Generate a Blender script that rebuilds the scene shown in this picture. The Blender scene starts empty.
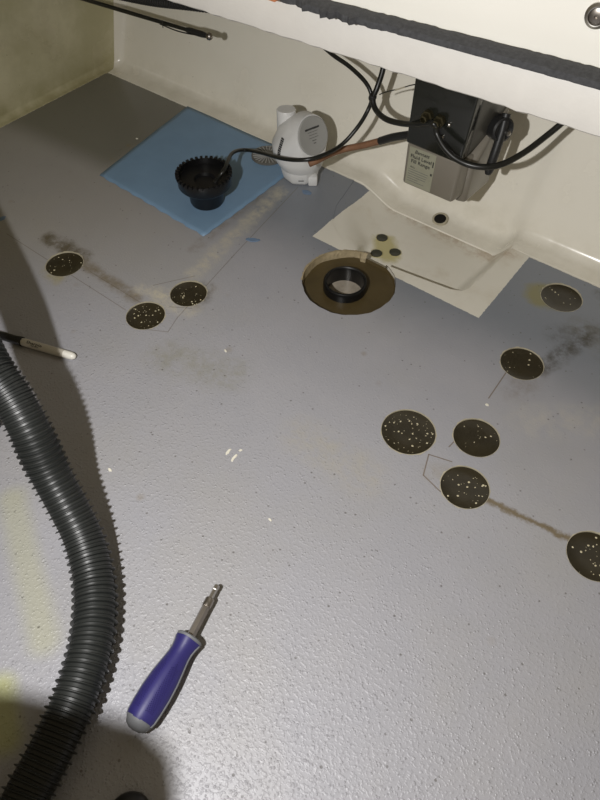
import bpy, bmesh, math, random
from mathutils import Vector, Matrix, Euler
random.seed(7)
C = bpy.context.scene.collection
PI = math.pi
R = math.radians

# ---------------------------------------------------------------- camera
FPX = 640.0; PITCH = R(53); YAW = R(37.5); H = 0.75
cam_d = bpy.data.cameras.new('camera'); cam = bpy.data.objects.new('camera', cam_d); C.objects.link(cam)
cam.location = (0, 0, H); cam.rotation_euler = (PI/2 - PITCH, 0, YAW)
cam_d.sensor_fit = 'VERTICAL'; cam_d.sensor_height = 24.0; cam_d.lens = 24.0*FPX/800.0
cam_d.clip_start = 0.01
bpy.context.scene.camera = cam
# ---------------------------------------------------------------- world (dim warm room light above the open hatch)
W = bpy.data.worlds.new('room'); bpy.context.scene.world = W; W.use_nodes = True
bg = W.node_tree.nodes['Background']; bg.inputs[0].default_value = (1.0, 0.82, 0.53, 1); bg.inputs[1].default_value = 0.16
# ---------------------------------------------------------------- hand torch: the one strong lamp
LAMP = Vector((-0.195, -0.145, 0.745))
ld = bpy.data.lights.new('torch_light', 'SPOT'); lo = bpy.data.objects.new('torch_light', ld); C.objects.link(lo)
ld.energy = 31.0; ld.color = (1.0, 0.985, 0.97); ld.shadow_soft_size = 0.011
ld.spot_size = R(140); ld.spot_blend = 0.9
lo.location = LAMP
lo.rotation_euler = (Vector((-0.20, 0.52, 0.0)) - LAMP).to_track_quat('-Z', 'Y').to_euler()
vs = bpy.context.scene.view_settings
vs.view_transform = 'Standard'; vs.look = 'None'; vs.gamma = 1; vs.use_curve_mapping = False
vs.exposure = 0.0

# ---------------------------------------------------------------- measuring helpers (pixel of the photo -> point of the room)
def ray(x, y):
    a = (x-300)/FPX; b = (y-400)/FPX
    Y = math.cos(PITCH) - b*math.sin(PITCH); Z = -math.sin(PITCH) - b*math.cos(PITCH)
    c, s = math.cos(YAW), math.sin(YAW)
    return Vector((a*c - Y*s, a*s + Y*c, Z))
def at(x, y, z=0.0):
    r = ray(x, y); return Vector((0, 0, H)) + r*((z-H)/r.z)
def aty(x, y, Y):
    r = ray(x, y); return Vector((0, 0, H)) + r*(Y/r.y)

# ---------------------------------------------------------------- materials
class NT:
    def __init__(s, name):
        s.m = bpy.data.materials.new(name); s.m.use_nodes = True; s.t = s.m.node_tree
        s.b = s.t.nodes['Principled BSDF']; s.pos = None
    def n(s, typ, **kw):
        o = s.t.nodes.new(typ)
        for k, v in kw.items(): setattr(o, k, v)
        return o
    def put(s, sock, v):
        if isinstance(v, bpy.types.NodeSocket): s.t.links.new(v, sock)
        elif v is not None: sock.default_value = v
    def math(s, op, a, b=None, c=None, clamp=False):
        o = s.n('ShaderNodeMath', operation=op, use_clamp=clamp)
        s.put(o.inputs[0], a)
        if b is not None: s.put(o.inputs[1], b)
        if c is not None: s.put(o.inputs[2], c)
        return o.outputs[0]
    def vec(s, op, a, b=None, scale=None):
        o = s.n('ShaderNodeVectorMath', operation=op)
        s.put(o.inputs[0], a)
        if b is not None: s.put(o.inputs[1], b)
        if scale is not None: s.put(o.inputs['Scale'], scale)
        return o.outputs['Value'] if op in ('DOT_PRODUCT', 'LENGTH', 'DISTANCE') else o.outputs[0]
    def P(s):
        if s.pos is None: s.pos = s.n('ShaderNodeTexCoord').outputs['Object']
        return s.pos
    def xyz(s, v=None):
        o = s.n('ShaderNodeSeparateXYZ'); s.put(o.inputs[0], v or s.P()); return o.outputs
    def noise(s, scale, detail=3, rough=.55, v=None, col=False):
        o = s.n('ShaderNodeTexNoise'); s.put(o.inputs['Vector'], v or s.P())
        o.inputs['Scale'].default_value = scale; o.inputs['Detail'].default_value = detail; o.inputs['Roughness'].default_value = rough
        return o.outputs['Color' if col else 'Fac']
    def vor(s, scale, feature='F1', v=None, rnd=1.0):
        o = s.n('ShaderNodeTexVoronoi', feature=feature); s.put(o.inputs['Vector'], v or s.P())
        o.inputs['Scale'].default_value = scale; o.inputs['Randomness'].default_value = rnd
        return o.outputs['Distance']
    def ramp(s, v, a, b, lo=0.0, hi=1.0):
        o = s.n('ShaderNodeMapRange'); o.interpolation_type = 'SMOOTHSTEP'
        s.put(o.inputs[0], v); s.put(o.inputs[1], a); s.put(o.inputs[2], b); s.put(o.inputs[3], lo); s.put(o.inputs[4], hi)
        return o.outputs[0]
    def mix(s, f, a, b):
        o = s.n('ShaderNodeMix', data_type='RGBA')
        s.put(o.inputs[0], f)
        s.put(o.inputs[6], (*a, 1) if isinstance(a, tuple) else a); s.put(o.inputs[7], (*b, 1) if isinstance(b, tuple) else b)
        return o.outputs[2]
    def seg(s, p, a, b):           # distance to a line between two floor points
        a = Vector((a[0], a[1], 0)); b = Vector((b[0], b[1], 0)); d = b-a
        pa = s.vec('MULTIPLY', s.vec('SUBTRACT', p, tuple(a)), (1, 1, 0))
        h = s.math('DIVIDE', s.vec('DOT_PRODUCT', pa, tuple(d)), d.length_squared, clamp=True)
        q = s.vec('SUBTRACT', pa, s.vec('SCALE', tuple(d), scale=h))
        return s.vec('LENGTH', q)
    def bump(s, h, strength=.3, dist=.001, normal=None):
        o = s.n('ShaderNodeBump'); o.inputs['Strength'].default_value = strength; o.inputs['Distance'].default_value = dist
        s.put(o.inputs['Height'], h)
        if normal: s.put(o.inputs['Normal'], normal)
        return o.outputs[0]
    def out(s, col=None, rough=None, metal=None, normal=None, **kw):
        b = s.b.inputs
        s.put(b['Base Color'], (*col, 1) if isinstance(col, tuple) else col)
        s.put(b['Roughness'], rough); s.put(b['Metallic'], metal)
        if normal: s.put(b['Normal'], normal)
        for k, v in kw.items(): s.put(b[k.replace('_', ' ')], v)
        return s.m

def simple(name, col, rough=.5, metal=0.0, var=.12, scale=60, bump=0.0, **kw):
    t = NT(name); nz = t.noise(scale, 3)
    c = t.mix(nz, tuple(max(0, v*(1-var)) for v in col), tuple(min(1, v*(1+var)) for v in col))
    n = t.bump(t.noise(scale*4, 2), bump, .0006) if bump else None
    return t.out(c, rough, metal, n, **kw)

GEL = (.87, .835, .735)
def gelcoat(name, col=GEL, grime=(.30, .26, .13), amount=.5, mould=0.0):
    t = NT(name)
    n1 = t.noise(9, 5); n2 = t.noise(70, 4, .7); x, y, z = t.xyz()
    f = t.math('MULTIPLY', t.ramp(n1, .45, .75), amount*.6)
    c = t.mix(f, col, (.56, .50, .36))
    low = t.ramp(z, .055, .0, 0, 1)                        # dirt gathered in the cove
    f2 = t.math('MULTIPLY', t.math('MULTIPLY', low, t.ramp(t.noise(24, 4, .6), .25, .85)), amount)
    c = t.mix(f2, c, grime)
    sp = t.math('MULTIPLY', t.ramp(t.vor(38), .06, .03), t.ramp(t.noise(8, 2), .5, .62))
    c = t.mix(t.math('MULTIPLY', sp, .55), c, (.14, .11, .07))
    if mould:
        c = t.mix(t.math('MULTIPLY', t.ramp(t.noise(5, 5, .65), .30, .68), mould), c, (.30, .27, .12))
    nb = t.bump(t.noise(26, 4), .25, .0016)
    return t.out(c, t.ramp(n1, .3, .8, .16, .34), 0, nb, Coat_Weight=.25, Coat_Roughness=.12)

M_wall = gelcoat('cream_gelcoat', amount=.22)
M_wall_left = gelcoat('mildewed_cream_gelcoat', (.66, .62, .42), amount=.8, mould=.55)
M_lip = simple('rough_white_laminate', (.76, .735, .69), .55, 0, .05, 40, .5)
M_panel = simple('glossy_white_panel', (.95, .93, .86), .3, 0, .02, 12)

# floor paint ------------------------------------------------------
def floor_material():
    t = NT('grey_deck_paint'); P = t.P()
    x, y, z = t.xyz()
    wob = t.vec('SCALE', t.vec('SUBTRACT', t.noise(55, 4, .7, col=True), (.5, .5, .5)), scale=.020)
    pw = t.vec('ADD', P, wob)
    nbig = t.noise(3.2, 5, .6); nmid = t.noise(14, 5, .6); nfine = t.noise(90, 3, .6); nst = t.noise(48, 5, .72)
    # grey paint: scuffed and dusty, darker blue-grey towards the back
    edge = t.math('ADD', y, t.math('MULTIPLY', t.math('SUBTRACT', nbig, .5), .16))
    darker_back = t.ramp(edge, .62, .80)
    c = t.mix(nmid, (.335, .338, .372), (.385, .380, .405))
    c = t.mix(t.math('MULTIPLY', t.ramp(nbig, .42, .70), .30), c, (.35, .335, .29))
    c = t.mix(t.math('MULTIPLY', darker_back, .85), c, (.19, .212, .245))
    # darker corner on the left
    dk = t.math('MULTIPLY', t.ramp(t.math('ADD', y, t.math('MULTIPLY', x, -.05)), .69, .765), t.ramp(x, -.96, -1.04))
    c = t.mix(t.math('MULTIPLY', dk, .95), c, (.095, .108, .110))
    c = t.mix(t.math('MULTIPLY', t.ramp(x, -.60, -1.0), t.math('MULTIPLY', t.ramp(y, .30, .5), .38)), c, (.30, .265, .19))
    # broad stains, soft
    def blot(c, a, b, w, col, k, sharp=.2, thr=(.30, .72)):
        d = t.seg(pw, a, b)
        f = t.math('MULTIPLY', t.ramp(d, w, w*sharp), t.math('MULTIPLY', t.ramp(nst, thr[0], thr[1]), k))
        return t.mix(f, c, col)
    BR = (.16, .12, .06); DK = (.06, .055, .045); PALE = (.58, .53, .40); YEL = (.36, .31, .12)
    c = blot(c, (-.93, .462), (-.84, .468), .022, (.10, .08, .045), .9, .2, (.25, .6))
    c = blot(c, (-.84, .458), (-.69, .450), .018, BR, .75, .2, (.2, .65))
    c = blot(c, (-.858, .412), (-.835, .404), .026, YEL, .75, .1, (.2, .7))
    c = blot(c, (-.66, .475), (-.60, .485), .026, PALE, .6)
    c = blot(c, (-.60, .50), (-.61, .54), .020, BR, .5)
    c = blot(c, (-.70, .47), (-.63, .50), .020, PALE, .75)
    c = blot(c, (-.655, .555), (-.685, .83), .024, PALE, .65)
    c = blot(c, (-.70, .60), (-.71, .80), .016, BR, .45)
    c = blot(c, (-.62, .54), (-.60, .52), .02, DK, .5)
    c = blot(c, (-.06, .465), (.068, .482), .0075, BR, .9, .1, (.1, .4))
    c = blot(c, (-.155, .87), (-.145, .875), .040, (.24, .22, .10), .9, .5, (.1, .5))
    c = blot(c, (-.08, .93), (.02, .935), .018, DK, .8)
    c = blot(c, (-.07, .84), (.02, .80), .040, (.13, .12, .085), .6)
    c = blot(c, (-.10, .80), (-.02, .87), .028, DK, .55)
    c = blot(c, (-.09, .72), (-.06, .82), .022, DK, .85, .2, (.3, .65))
    c = blot(c, (-.10, .66), (-.10, .70), .035, BR, .4)
    c = blot(c, (-.06, .62), (.05, .70), .045, PALE, .25)
    c = blot(c, (-.13, .46), (-.11, .475), .022, (.30, .25, .16), .35)
    c = blot(c, (-.56, .39), (-.46, .42), .05, (.26, .25, .19), .6)
    c = blot(c, (-.30, .40), (-.20, .40), .05, (.42, .38, .28), .4)
    c = blot(c, (-.30, .10), (-.50, .02), .03, (.62, .64, .20), .0)
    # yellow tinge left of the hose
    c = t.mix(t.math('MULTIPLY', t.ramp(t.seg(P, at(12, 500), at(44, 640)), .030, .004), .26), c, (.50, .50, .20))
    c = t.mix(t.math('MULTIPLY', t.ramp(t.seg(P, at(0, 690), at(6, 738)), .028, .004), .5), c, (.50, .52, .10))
    # faint spots of rust and dirt pits
    v = t.vor(19); c = t.mix(t.math('MULTIPLY', t.math('MULTIPLY', t.ramp(v, .16, .05), t.ramp(t.noise(4, 2), .50, .66)), .55), c, (.22, .16, .07))
    pit = t.ramp(t.vor(85), .16, .07)
    pitm = t.ramp(t.noise(42, 2), .50, .60)
    c = t.mix(t.math('MULTIPLY', t.math('MULTIPLY', pit, pitm), .6), c, (.09, .08, .065))
    # scored lines
    def score(c, a, b, w=.0011, k=.75, col=(.12, .09, .05)):
        return t.mix(t.math('MULTIPLY', t.ramp(t.seg(P, a, b), w, w*.3), k), c, col)
    for a, b in [((-1.0, .424), (-.683, .421)), ((-.645, .400), (-.594, .428)), ((-.594, .428), (-.604, .459)), ((-.80, .448), (-.67, .448)),
                 ((-.604, .459), (-.632, .63)), ((-.632, .63), (-.665, .86)), ((-.632, .470), (-.60, .49)), ((-.69, .49), (-.65, .55))]:
        c = score(c, a, b, k=.5)
    for a, b in [((-.104, .441), (-.135, .449)), ((-.135, .449), (-.146, .482)), ((-.146, .482), (-.115, .491)), ((-.128, .685), (-.126, .62)), ((-.13, .51), (-.128, .53))]:
        c = score(c, a, b, .0013, .75, (.14, .095, .05))
    # unpainted gelcoat: border along the walls and the rectangle left around the sump
    ew = t.math('MULTIPLY', t.math('SUBTRACT', t.noise(120, 3), .5), .0035)
    xe = t.math('ADD', x, ew); ye = t.math('ADD', y, ew)
    g1 = t.math('GREATER_THAN', ye, .945); g2 = t.math('LESS_THAN', xe, -1.305)
    g3 = t.math('MULTIPLY', t.math('MULTIPLY', t.math('GREATER_THAN', xe, -.553), t.math('LESS_THAN', xe, -.2155)), t.math('GREATER_THAN', ye, .7575))
    raw = t.math('MAXIMUM', t.math('MAXIMUM', g1, g2), g3)
    gel = t.mix(t.math('MULTIPLY', t.ramp(nmid, .5, .75), .5), (.77, .74, .65), (.60, .54, .42))
    gel = t.mix(t.math('MULTIPLY', t.ramp(t.seg(pw, at(384, 242, -.03), at(388, 254, -.03)), .030, .012), .8), gel, (.47, .41, .14))
    gel = t.mix(t.math('MULTIPLY', t.math('MULTIPLY', t.ramp(t.seg(pw, (-.50, .955), (-.25, .935)), .03, .004), t.ramp(nst, .3, .7)), .55), gel, (.36, .22, .10))
    c = t.mix(raw, c, gel)
    # non-slip relief: pebbly everywhere, coarser and stronger towards the front
    peb = t.vor(330, 'SMOOTH_F1'); peb2 = t.noise(240, 2, .5); big = t.noise(95, 3, .6)
    front = t.ramp(y, .62, .12, .12, 1.0)
    h = t.math('ADD', t.math('MULTIPLY', t.ramp(peb2, .45, .72), .8), t.math('MULTIPLY', big, .35))
    dots = t.math('MULTIPLY', t.ramp(t.vor(230), .42, .12), t.ramp(t.noise(110, 2), .48, .60))
    h = t.math('ADD', h, t.math('MULTIPLY', dots, 1.7))
    h = t.math('SUBTRACT', h, t.math('MULTIPLY', t.math('MULTIPLY', pit, pitm), 1.5))
    h = t.math('MULTIPLY', h, front)
    h = t.math('MULTIPLY', h, t.math('SUBTRACT', 1, t.math('MULTIPLY', raw, .85)))
    nb = t.bump(h, .55, .0010)
    return t.out(c, t.math('SUBTRACT', .40, t.math('MULTIPLY', raw, .12)), 0, nb, Coat_Weight=.30, Coat_Roughness=.14)
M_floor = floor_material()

def resin_mat():
    t = NT('dark_resin_core'); x = t.noise(30, 4)
    c = t.mix(x, (.011, .0085, .004), (.038, .029, .012))
    return t.out(c, .30, 0, t.bump(t.noise(160, 3), .3, .0006), Coat_Weight=.3, Coat_Roughness=.2)
M_resin = resin_mat()
M_resin_brown = simple('brown_epoxy', (.075, .054, .022), .35, 0, .35, 22, .4, Coat_Weight=.3, Coat_Roughness=.15)
M_bubble = simple('pale_bubble', (.62, .56, .38), .5)
M_rim = simple('chipped_gelcoat_edge', (.46, .42, .31), .6, 0, .3, 150, .5)
M_chip = simple('torn_laminate', (.38, .31, .19), .7, 0, .45, 140, .8)
M_black = simple('black_plastic', (.005, .005, .0055), .36, 0, .2, 80)
M_blackrub = simple('black_rubber', (.016, .016, .016), .45, 0, .2, 80, .2)
M_hose = simple('black_ribbed_plastic', (.019, .021, .020), .42, 0, .25, 30, .15)
M_blackcable = simple('black_cable_jacket', (.012, .012, .010), .35, 0, .15, 90)
M_brown = simple('brown_sheath', (.23, .115, .060), .6, 0, .25, 60, .3)
M_white = simple('white_translucent_plastic', (.72, .72, .71), .36, 0, .05, 20, 0, Subsurface_Weight=.15, Subsurface_Radius=(.01, .01, .01))
M_whitedull = simple('frosted_plastic_cap', (.36, .36, .345), .45, 0, .06, 30)
M_blue = simple('blue_film', (.185, .30, .44), .5, 0, .12, 16, .3)
M_bluedark = simple('blue_flake', (.15, .22, .33), .5, 0, .2, 90)
M_foam = simple('black_foam_rubber', (.055, .056, .060), .75, 0, .6, 220, 1.0)
M_metal = simple('steel', (.55, .53, .50), .28, 1.0, .1, 40)
M_metaldark = simple('dull_steel', (.33, .30, .27), .36, 1.0, .25, 90)
M_brass = simple('tarnished_brass', (.07, .06, .032), .4, .7, .3, 120)
M_purple = simple('violet_blue_rubber', (.024, .020, .125), .50, 0, .1, 60, .15)
M_greyrub = simple('grey_rubber', (.15, .155, .165), .5, 0, .08, 60)
M_tank = simple('smoky_translucent_plastic', (.20, .18, .145), .36, 0, .10, 14, 0, Coat_Weight=.3, Coat_Roughness=.2)
M_tankside = simple('smoky_grey_plastic', (.085, .082, .070), .34, 0, .15, 14)
M_housing = simple('black_glossy_housing', (.014, .015, .012), .22, 0, .3, 20, 0, Coat_Weight=.5, Coat_Roughness=.1)
M_label = simple('greyed_label', (.30, .295, .22), .45, 0, .15, 50)
M_ink = simple('black_ink', (.02, .02, .02), .5)
M_barrel = simple('cream_barrel', (.55, .52, .45), .35, 0, .05, 40)
M_barreltip = simple('white_barrel_end', (.85, .83, .76), .3, 0, .03, 40)
M_mesh = simple('murky_strainer_plastic', (.13, .125, .11), .5, 0, .3, 60)
M_orange = simple('orange_scrap', (.55, .20, .08), .5)
M_flake = simple('white_gelcoat_flake', (.80, .77, .66), .6)
M_darkcore = simple('small_hole_core', (.045, .045, .032), .45, 0, .5, 120, .5)

# ---------------------------------------------------------------- mesh helpers
def props(o, label=None, cat=None, group=None, kind=None):
    if label: o['label'] = label
    if cat: o['category'] = cat
    if group: o['group'] = group
    if kind: o['kind'] = kind
    return o
def mk(name, verts, faces, mat, parent=None, smooth=True, **p):
    me = bpy.data.meshes.new(name); me.from_pydata([tuple(v) for v in verts], [], faces); me.update()
    bm = bmesh.new(); bm.from_mesh(me); bmesh.ops.recalc_face_normals(bm, faces=bm.faces); bm.to_mesh(me); bm.free()
    if smooth: 
        me.polygons.foreach_set('use_smooth', [True]*len(me.polygons)); me.set_sharp_from_angle(angle=R(38))
    me.materials.append(mat)
    o = bpy.data.objects.new(name, me); C.objects.link(o); o.parent = parent
    return props(o, **p)
def frombm(name, bm, mat, parent=None, smooth=True, **p):
    me = bpy.data.meshes.new(name); bmesh.ops.recalc_face_normals(bm, faces=bm.faces); bm.to_mesh(me); bm.free()
    if smooth:
        me.polygons.foreach_set('use_smooth', [True]*len(me.polygons)); me.set_sharp_from_angle(angle=R(38))
    me.materials.append(mat); o = bpy.data.objects.new(name, me); C.objects.link(o); o.parent = parent
    return props(o, **p)
def empty(name, loc, rot=(0, 0, 0), **p):
    o = bpy.data.objects.new(name, None); C.objects.link(o); o.location = loc; o.rotation_euler = rot
    o.empty_display_size = .02
    return props(o, **p)
def lathe(prof, n=32, cap0=True, cap1=True, M=None, wob=None):
    V = []; F = []
    for i, (r, z) in enumerate(prof):
        for k in range(n):
            a = 2*PI*k/n; rr = r*(wob(i, a) if wob else 1)
            V.append(Vector((rr*math.cos(a), rr*math.sin(a), z)))
    for i in range(len(prof)-1):
        for k in range(n):
            k2 = (k+1) % n
            F.append((i*n+k, i*n+k2, (i+1)*n+k2, (i+1)*n+k))
    if cap0: F.append(tuple(range(n))[::-1])
    if cap1: F.append(tuple((len(prof)-1)*n+k for k in range(n)))
    if M is not None: V = [M @ v for v in V]
    return V, F
def cr(pts, per=10):
    P = [Vector(p) for p in pts]; P = [2*P[0]-P[1]] + P + [2*P[-1]-P[-2]]; out = []
    for i in range(1, len(P)-2):
        for s in range(per):
            t = s/per; a, b, c, d = P[i-1:i+3]
            out.append(.5*((2*b) + (c-a)*t + (2*a-5*b+4*c-d)*t*t + (3*b-a-3*c+d)*t**3))
    out.append(P[-2]); return out
def frames(pts):
    T = []
    for i in range(len(pts)):
        T.append((pts[min(i+1, len(pts)-1)] - pts[max(i-1, 0)]).normalized())
    u = T[0].orthogonal().normalized(); Fm = []
    for t in T:
        u = (u - t*u.dot(t)).normalized(); Fm.append((t, u, t.cross(u)))
    return Fm
def tube(pts, rad, n=12):
    V = []; F = []; fr = frames(pts)
    for i, p in enumerate(pts):
        r = rad[i] if isinstance(rad, (list, tuple)) else rad
        t, u, w = fr[i]
        for k in range(n):
            a = 2*PI*k/n; V.append(p + u*(r*math.cos(a)) + w*(r*math.sin(a)))
    for i in range(len(pts)-1):
        for k in range(n):
            k2 = (k+1) % n; F.append((i*n+k, i*n+k2, (i+1)*n+k2, (i+1)*n+k))
    F.append(tuple(range(n))[::-1]); F.append(tuple((len(pts)-1)*n+k for k in range(n)))
    return V, F
def cable(name, pts, r, mat, parent=None, per=10, n=12, **p):
    V, F = tube(cr(pts, per), r, n); return mk(name, V, F, mat, parent, **p)
def boxbm(bm, lo, hi, bev=.002, seg=2, M=None):
    g = bmesh.ops.create_cube(bm, size=1)
    c = (Vector(lo)+Vector(hi))/2; d = Vector(hi)-Vector(lo)
    for v in g['verts']: v.co = Vector((v.co.x*d.x, v.co.y*d.y, v.co.z*d.z)) + c
    vs_ = g['verts']
    if bev:
        es = list({e for v in vs_ for e in v.link_edges})
        r = bmesh.ops.bevel(bm, geom=es, offset=bev, segments=seg, affect='EDGES', profile=.5)
        vs_ = list({v for v in r['verts']} | {v for v in vs_ if v.is_valid})
    if M is not None:
        for v in vs_: v.co = M @ v.co
def basis(x, y, z, o=(0, 0, 0)):
    return Matrix(((x[0], y[0], z[0], o[0]), (x[1], y[1], z[1], o[1]), (x[2], y[2], z[2], o[2]), (0, 0, 0, 1)))
def text(body, M, size, mat, parent, name='lettering', shear=0, width=1.0):
    cu = bpy.data.curves.new('t', 'FONT'); cu.body = body; cu.size = size; cu.align_x = 'CENTER'; cu.align_y = 'CENTER'
    cu.shear = shear; cu.offset = size*.014; cu.extrude = .00005; cu.resolution_u = 2
    o = bpy.data.objects.new('t', cu)
    me = bpy.data.meshes.new_from_object(o); bpy.data.objects.remove(o)
    for v in me.vertices: v.co.x *= width
    me.transform(M); me.materials.clear(); me.materials.append(mat); me.name = name
    q = bpy.data.objects.new(name, me); C.objects.link(q); q.parent = parent
    return q

# ================================================================ SETTING
RC = Vector((-.432, .700)); RR = .080          # the large ring hole
holes = [  # px centre, radius, label
    ((64.5, 264), .0325, 'round dark speckled resin plug in the floor farthest left, stained yellow below it', 34),
    ((145.5, 315.5), .0318, 'dark speckled floor plug at the corner of the scored lines', 60),
    ((188.5, 293.5), .0310, 'dark speckled floor plug closest to the blue sheet, up and right of the corner plug', 50),
    ((561.5, 297.5), .0340, 'dark round floor plug closest to the back wall, beside the white cut-out', 18),
    ((522, 363.5), .0330, 'dark round floor plug between the back-wall plug and the pair of plugs in front', 22),
    ((408.5, 431.5), .0388, 'largest dark floor plug, thickly dotted with pale bubbles', 90),
    ((476.5, 437.5), .0328, 'dark floor plug on the right of the largest plug, with few bubbles', 26),
    ((465, 487), .0328, 'dark floor plug with a small rectangle scored at its left side', 48),
    ((594, 556), .0335, 'dark floor plug cut off by the right edge of the picture', 40),
]
HP = [at(*h[0]) for h in holes]

def poly_curve(loops, name, thick, mat, **p):
    cu = bpy.data.curves.new(name, 'CURVE'); cu.dimensions = '2D'; cu.fill_mode = 'BOTH'; cu.extrude = thick/2
    for L in loops:
        s = cu.splines.new('POLY'); s.points.add(len(L)-1); s.use_cyclic_u = True
        for i, q in enumerate(L): s.points[i].co = (q[0], q[1], 0, 1)
    t = bpy.data.objects.new('t', cu); me = bpy.data.meshes.new_from_object(t); bpy.data.objects.remove(t)
    for v in me.vertices: v.co.z -= thick/2
    me.materials.clear(); me.materials.append(mat); me.name = name
    o = bpy.data.objects.new(name, me); C.objects.link(o); return props(o, **p)
def circle(c, r, n=64, w=0, seed=0):
    rnd = random.Random(seed); ph = [rnd.uniform(0, 6.28) for _ in range(4)]
    return [(c[0]+r*(1+w*(math.sin(5*a+ph[0])+math.sin(11*a+ph[1])+.7*math.sin(19*a+ph[2])))*math.cos(a),
             c[1]+r*(1+w*(math.sin(5*a+ph[0])+math.sin(11*a+ph[1])+.7*math.sin(19*a+ph[2])))*math.sin(a)) for a in [2*PI*k/n for k in range(n)]]
YF = .775
notch = [(-1.45, .985), (-.60, .985), (-.585, .92), (-.572, .86), (-.550, .815), (-.515, .788), (-.480, .776)]
dx = math.sqrt(RR**2 - (YF-RC.y)**2); a0 = math.atan2(YF-RC.y, -dx); a1 = 2*PI + math.atan2(YF-RC.y, dx)
rim_pts = []
for k in range(73):
    a = a0 + (a1-a0)*k/72
    r = RR*(1+.006*math.sin(9*a)+.005*math.sin(23*a+1)) ; rim_pts.append((RC.x+r*math.cos(a), RC.y+r*math.sin(a)))
notch += rim_pts + [(-.377, .777), (-.32, .784), (-.285, .789), (-.268, .797), (-.258, .815), (-.256, .87), (-.252, .93), (-.245, .985), (.95, .985), (.95, -1.1), (-1.45, -1.1)]
loops = [notch] + [circle(p, h[1], 56, .006, i) for i, (p, h) in enumerate(zip(HP, holes))]
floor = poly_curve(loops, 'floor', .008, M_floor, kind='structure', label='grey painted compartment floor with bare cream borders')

# sunk pan of the sump, continuing the floor
def ss(t): t = max(0, min(1, t)); return t*t*(3-2*t)
def pan_z(x, y):
    yf = .775 + max(0, x+.40)*.11 + max(0, -.47-x)*.35
    if -.462 < x < -.402: yf = .766
    xl = -.545 - ss((y-.80)/.12)*.035; xr = -.262+.008*ss((y-.82)/.1)
    m = ss((x-xl)/.09)*ss((xr-x)/.030+.10 if xr > x else 0)*ss((y-yf)/(.007+.06*ss((-.455-x)/.03)))
    return -.0012 - .0290*m
V = []; F = []; nx, ny = 110, 60
for j in range(ny+1):
    for i in range(nx+1):
        x = -.625+.40*i/nx; y = .7755+.20*j/ny; V.append((x, y, pan_z(x, y)))
for j in range(ny):
    for i in range(nx):
        a = j*(nx+1)+i; F.append((a, a+1, a+nx+2, a+nx+1))
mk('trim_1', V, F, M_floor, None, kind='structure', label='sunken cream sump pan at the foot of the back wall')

# walls with a rounded cove at the foot
LEAN_B, LEAN_L = .36, -.06
RB, FLAT = .024, .026
XB, YB, RCOR = -1.306, .949, .012
def profile(lean, z0, zt, Rr):
    pr = [(-.004, z0-.003)]
    fl = FLAT if Rr > .02 else .004
    pr.append((0, z0+.0006)); pr.append((fl*.5, z0+.0008))
    am = PI/2-math.atan(lean)
    for k in range(9):
        a = am*k/8; pr.append((fl+Rr*math.sin(a), z0 + .0012 + Rr*(1-math.cos(a))))
    o1, z1 = pr[-1]
    for k in range(1, 13):
        z = z1 + (zt-z1)*k/12; pr.append((o1+lean*(z-z1), z))
    return pr
def wall_off(z, z0):
    pr = profile(LEAN_B, z0, .402, RB)
    for (o0, a), (o1, b) in zip(pr, pr[1:]):
        if a <= z <= b and b > a: return o0+(o1-o0)*(z-a)/(b-a)
    return 0
def sweep(name, path, mat, lean, top, **p):
    V = []; F = []
    for (x, y, nx_, ny_, z0) in path:
        A = profile(LEAN_L, z0, top, .012); B = profile(LEAN_B, z0, top, RB); m = len(A)
        w = ny_*ny_
        for (oa, za), (ob, zb) in zip(A, B): V.append((x+nx_*oa, y+ny_*ob, za*(1-w)+zb*w))
    for i in range(len(path)-1):
        for j in range(m-1): F.append((i*m+j, (i+1)*m+j, (i+1)*m+j+1, i*m+j+1))
    return mk(name, V, F, mat, None, **p)
cx_, cy_ = XB+RCOR, YB-RCOR
pb = []
for k in range(0, 7):
    a = R(135-45*k/6); pb.append((cx_+RCOR*math.cos(a), cy_+RCOR*math.sin(a), math.cos(a), math.sin(a), 0))
x = cx_
while x < .95:
    x += .012 if -.65 < x < -.20 else .05
    pb.append((x, YB, 0, 1, min(0, pan_z(x, .950)+.0012) if -.62 < x < -.225 else 0))
sweep('wall_back', pb, M_wall, LEAN_B, .402, kind='structure', label='glossy cream back wall of the compartment')
pl = [(XB, y, -1, 0, 0) for y in (-1.1, -.6, -.2, .2, .6, cy_)]
for k in range(1, 7):
    a = R(180-45*k/6); pl.append((cx_+RCOR*math.cos(a), cy_+RCOR*math.sin(a), math.cos(a), math.sin(a), 0))
sweep('wall_left', pl, M_wall_left, LEAN_L, .402, kind='structure', label='dim mildewed cream side wall on the left')

# drain hole in the back wall: dark plug with a scored ring
p = aty(440, 221, 1.0)
def on_wall(px, py, off=0.0, z0=0.0):     # hit point on leaning back wall
    r = ray(px, py); k = 1.0
    while k < 2.2:
        q = Vector((0, 0, H))+r*k
        if q.y >= YB+wall_off(q.z, z0)-off: return q
        k += .0005
    return q
nB = Vector((0, -1, LEAN_B)).normalized()
dh = on_wall(440, 221, .0, -.03)
sl = (wall_off(dh.z+.006, -.03)-wall_off(dh.z-.006, -.03))/.012
nB = Vector((0, -1, sl)).normalized(); dh = dh + nB*.0050 + Vector((0, 0, .001))
Md = basis(Vector((1, 0, 0)), nB.cross(Vector((1, 0, 0))), nB, dh)
t = empty('drain_hole', dh, label='small round black drain hole low on the back wall above the sunken pan', cat='drain')
def loc(o, par):                             # bake world geometry under an empty
    o.parent = par; o.matrix_parent_inverse = par.matrix_basis.inverted()
def rot_thing(name, base, **p):
    return empty(name, base, **p)
V, F = lathe([(.0150, -.005), (.0150, .0006), (.0135, .0012), (.0115, .0010), (.0108, -.002)], 32, False, False, Md)
o = mk('flange', V, F, M_rim, None); loc(o, t)
V, F = lathe([(.0112, .0004), (.0001, .0000)], 32, False, False, Md)
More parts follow.
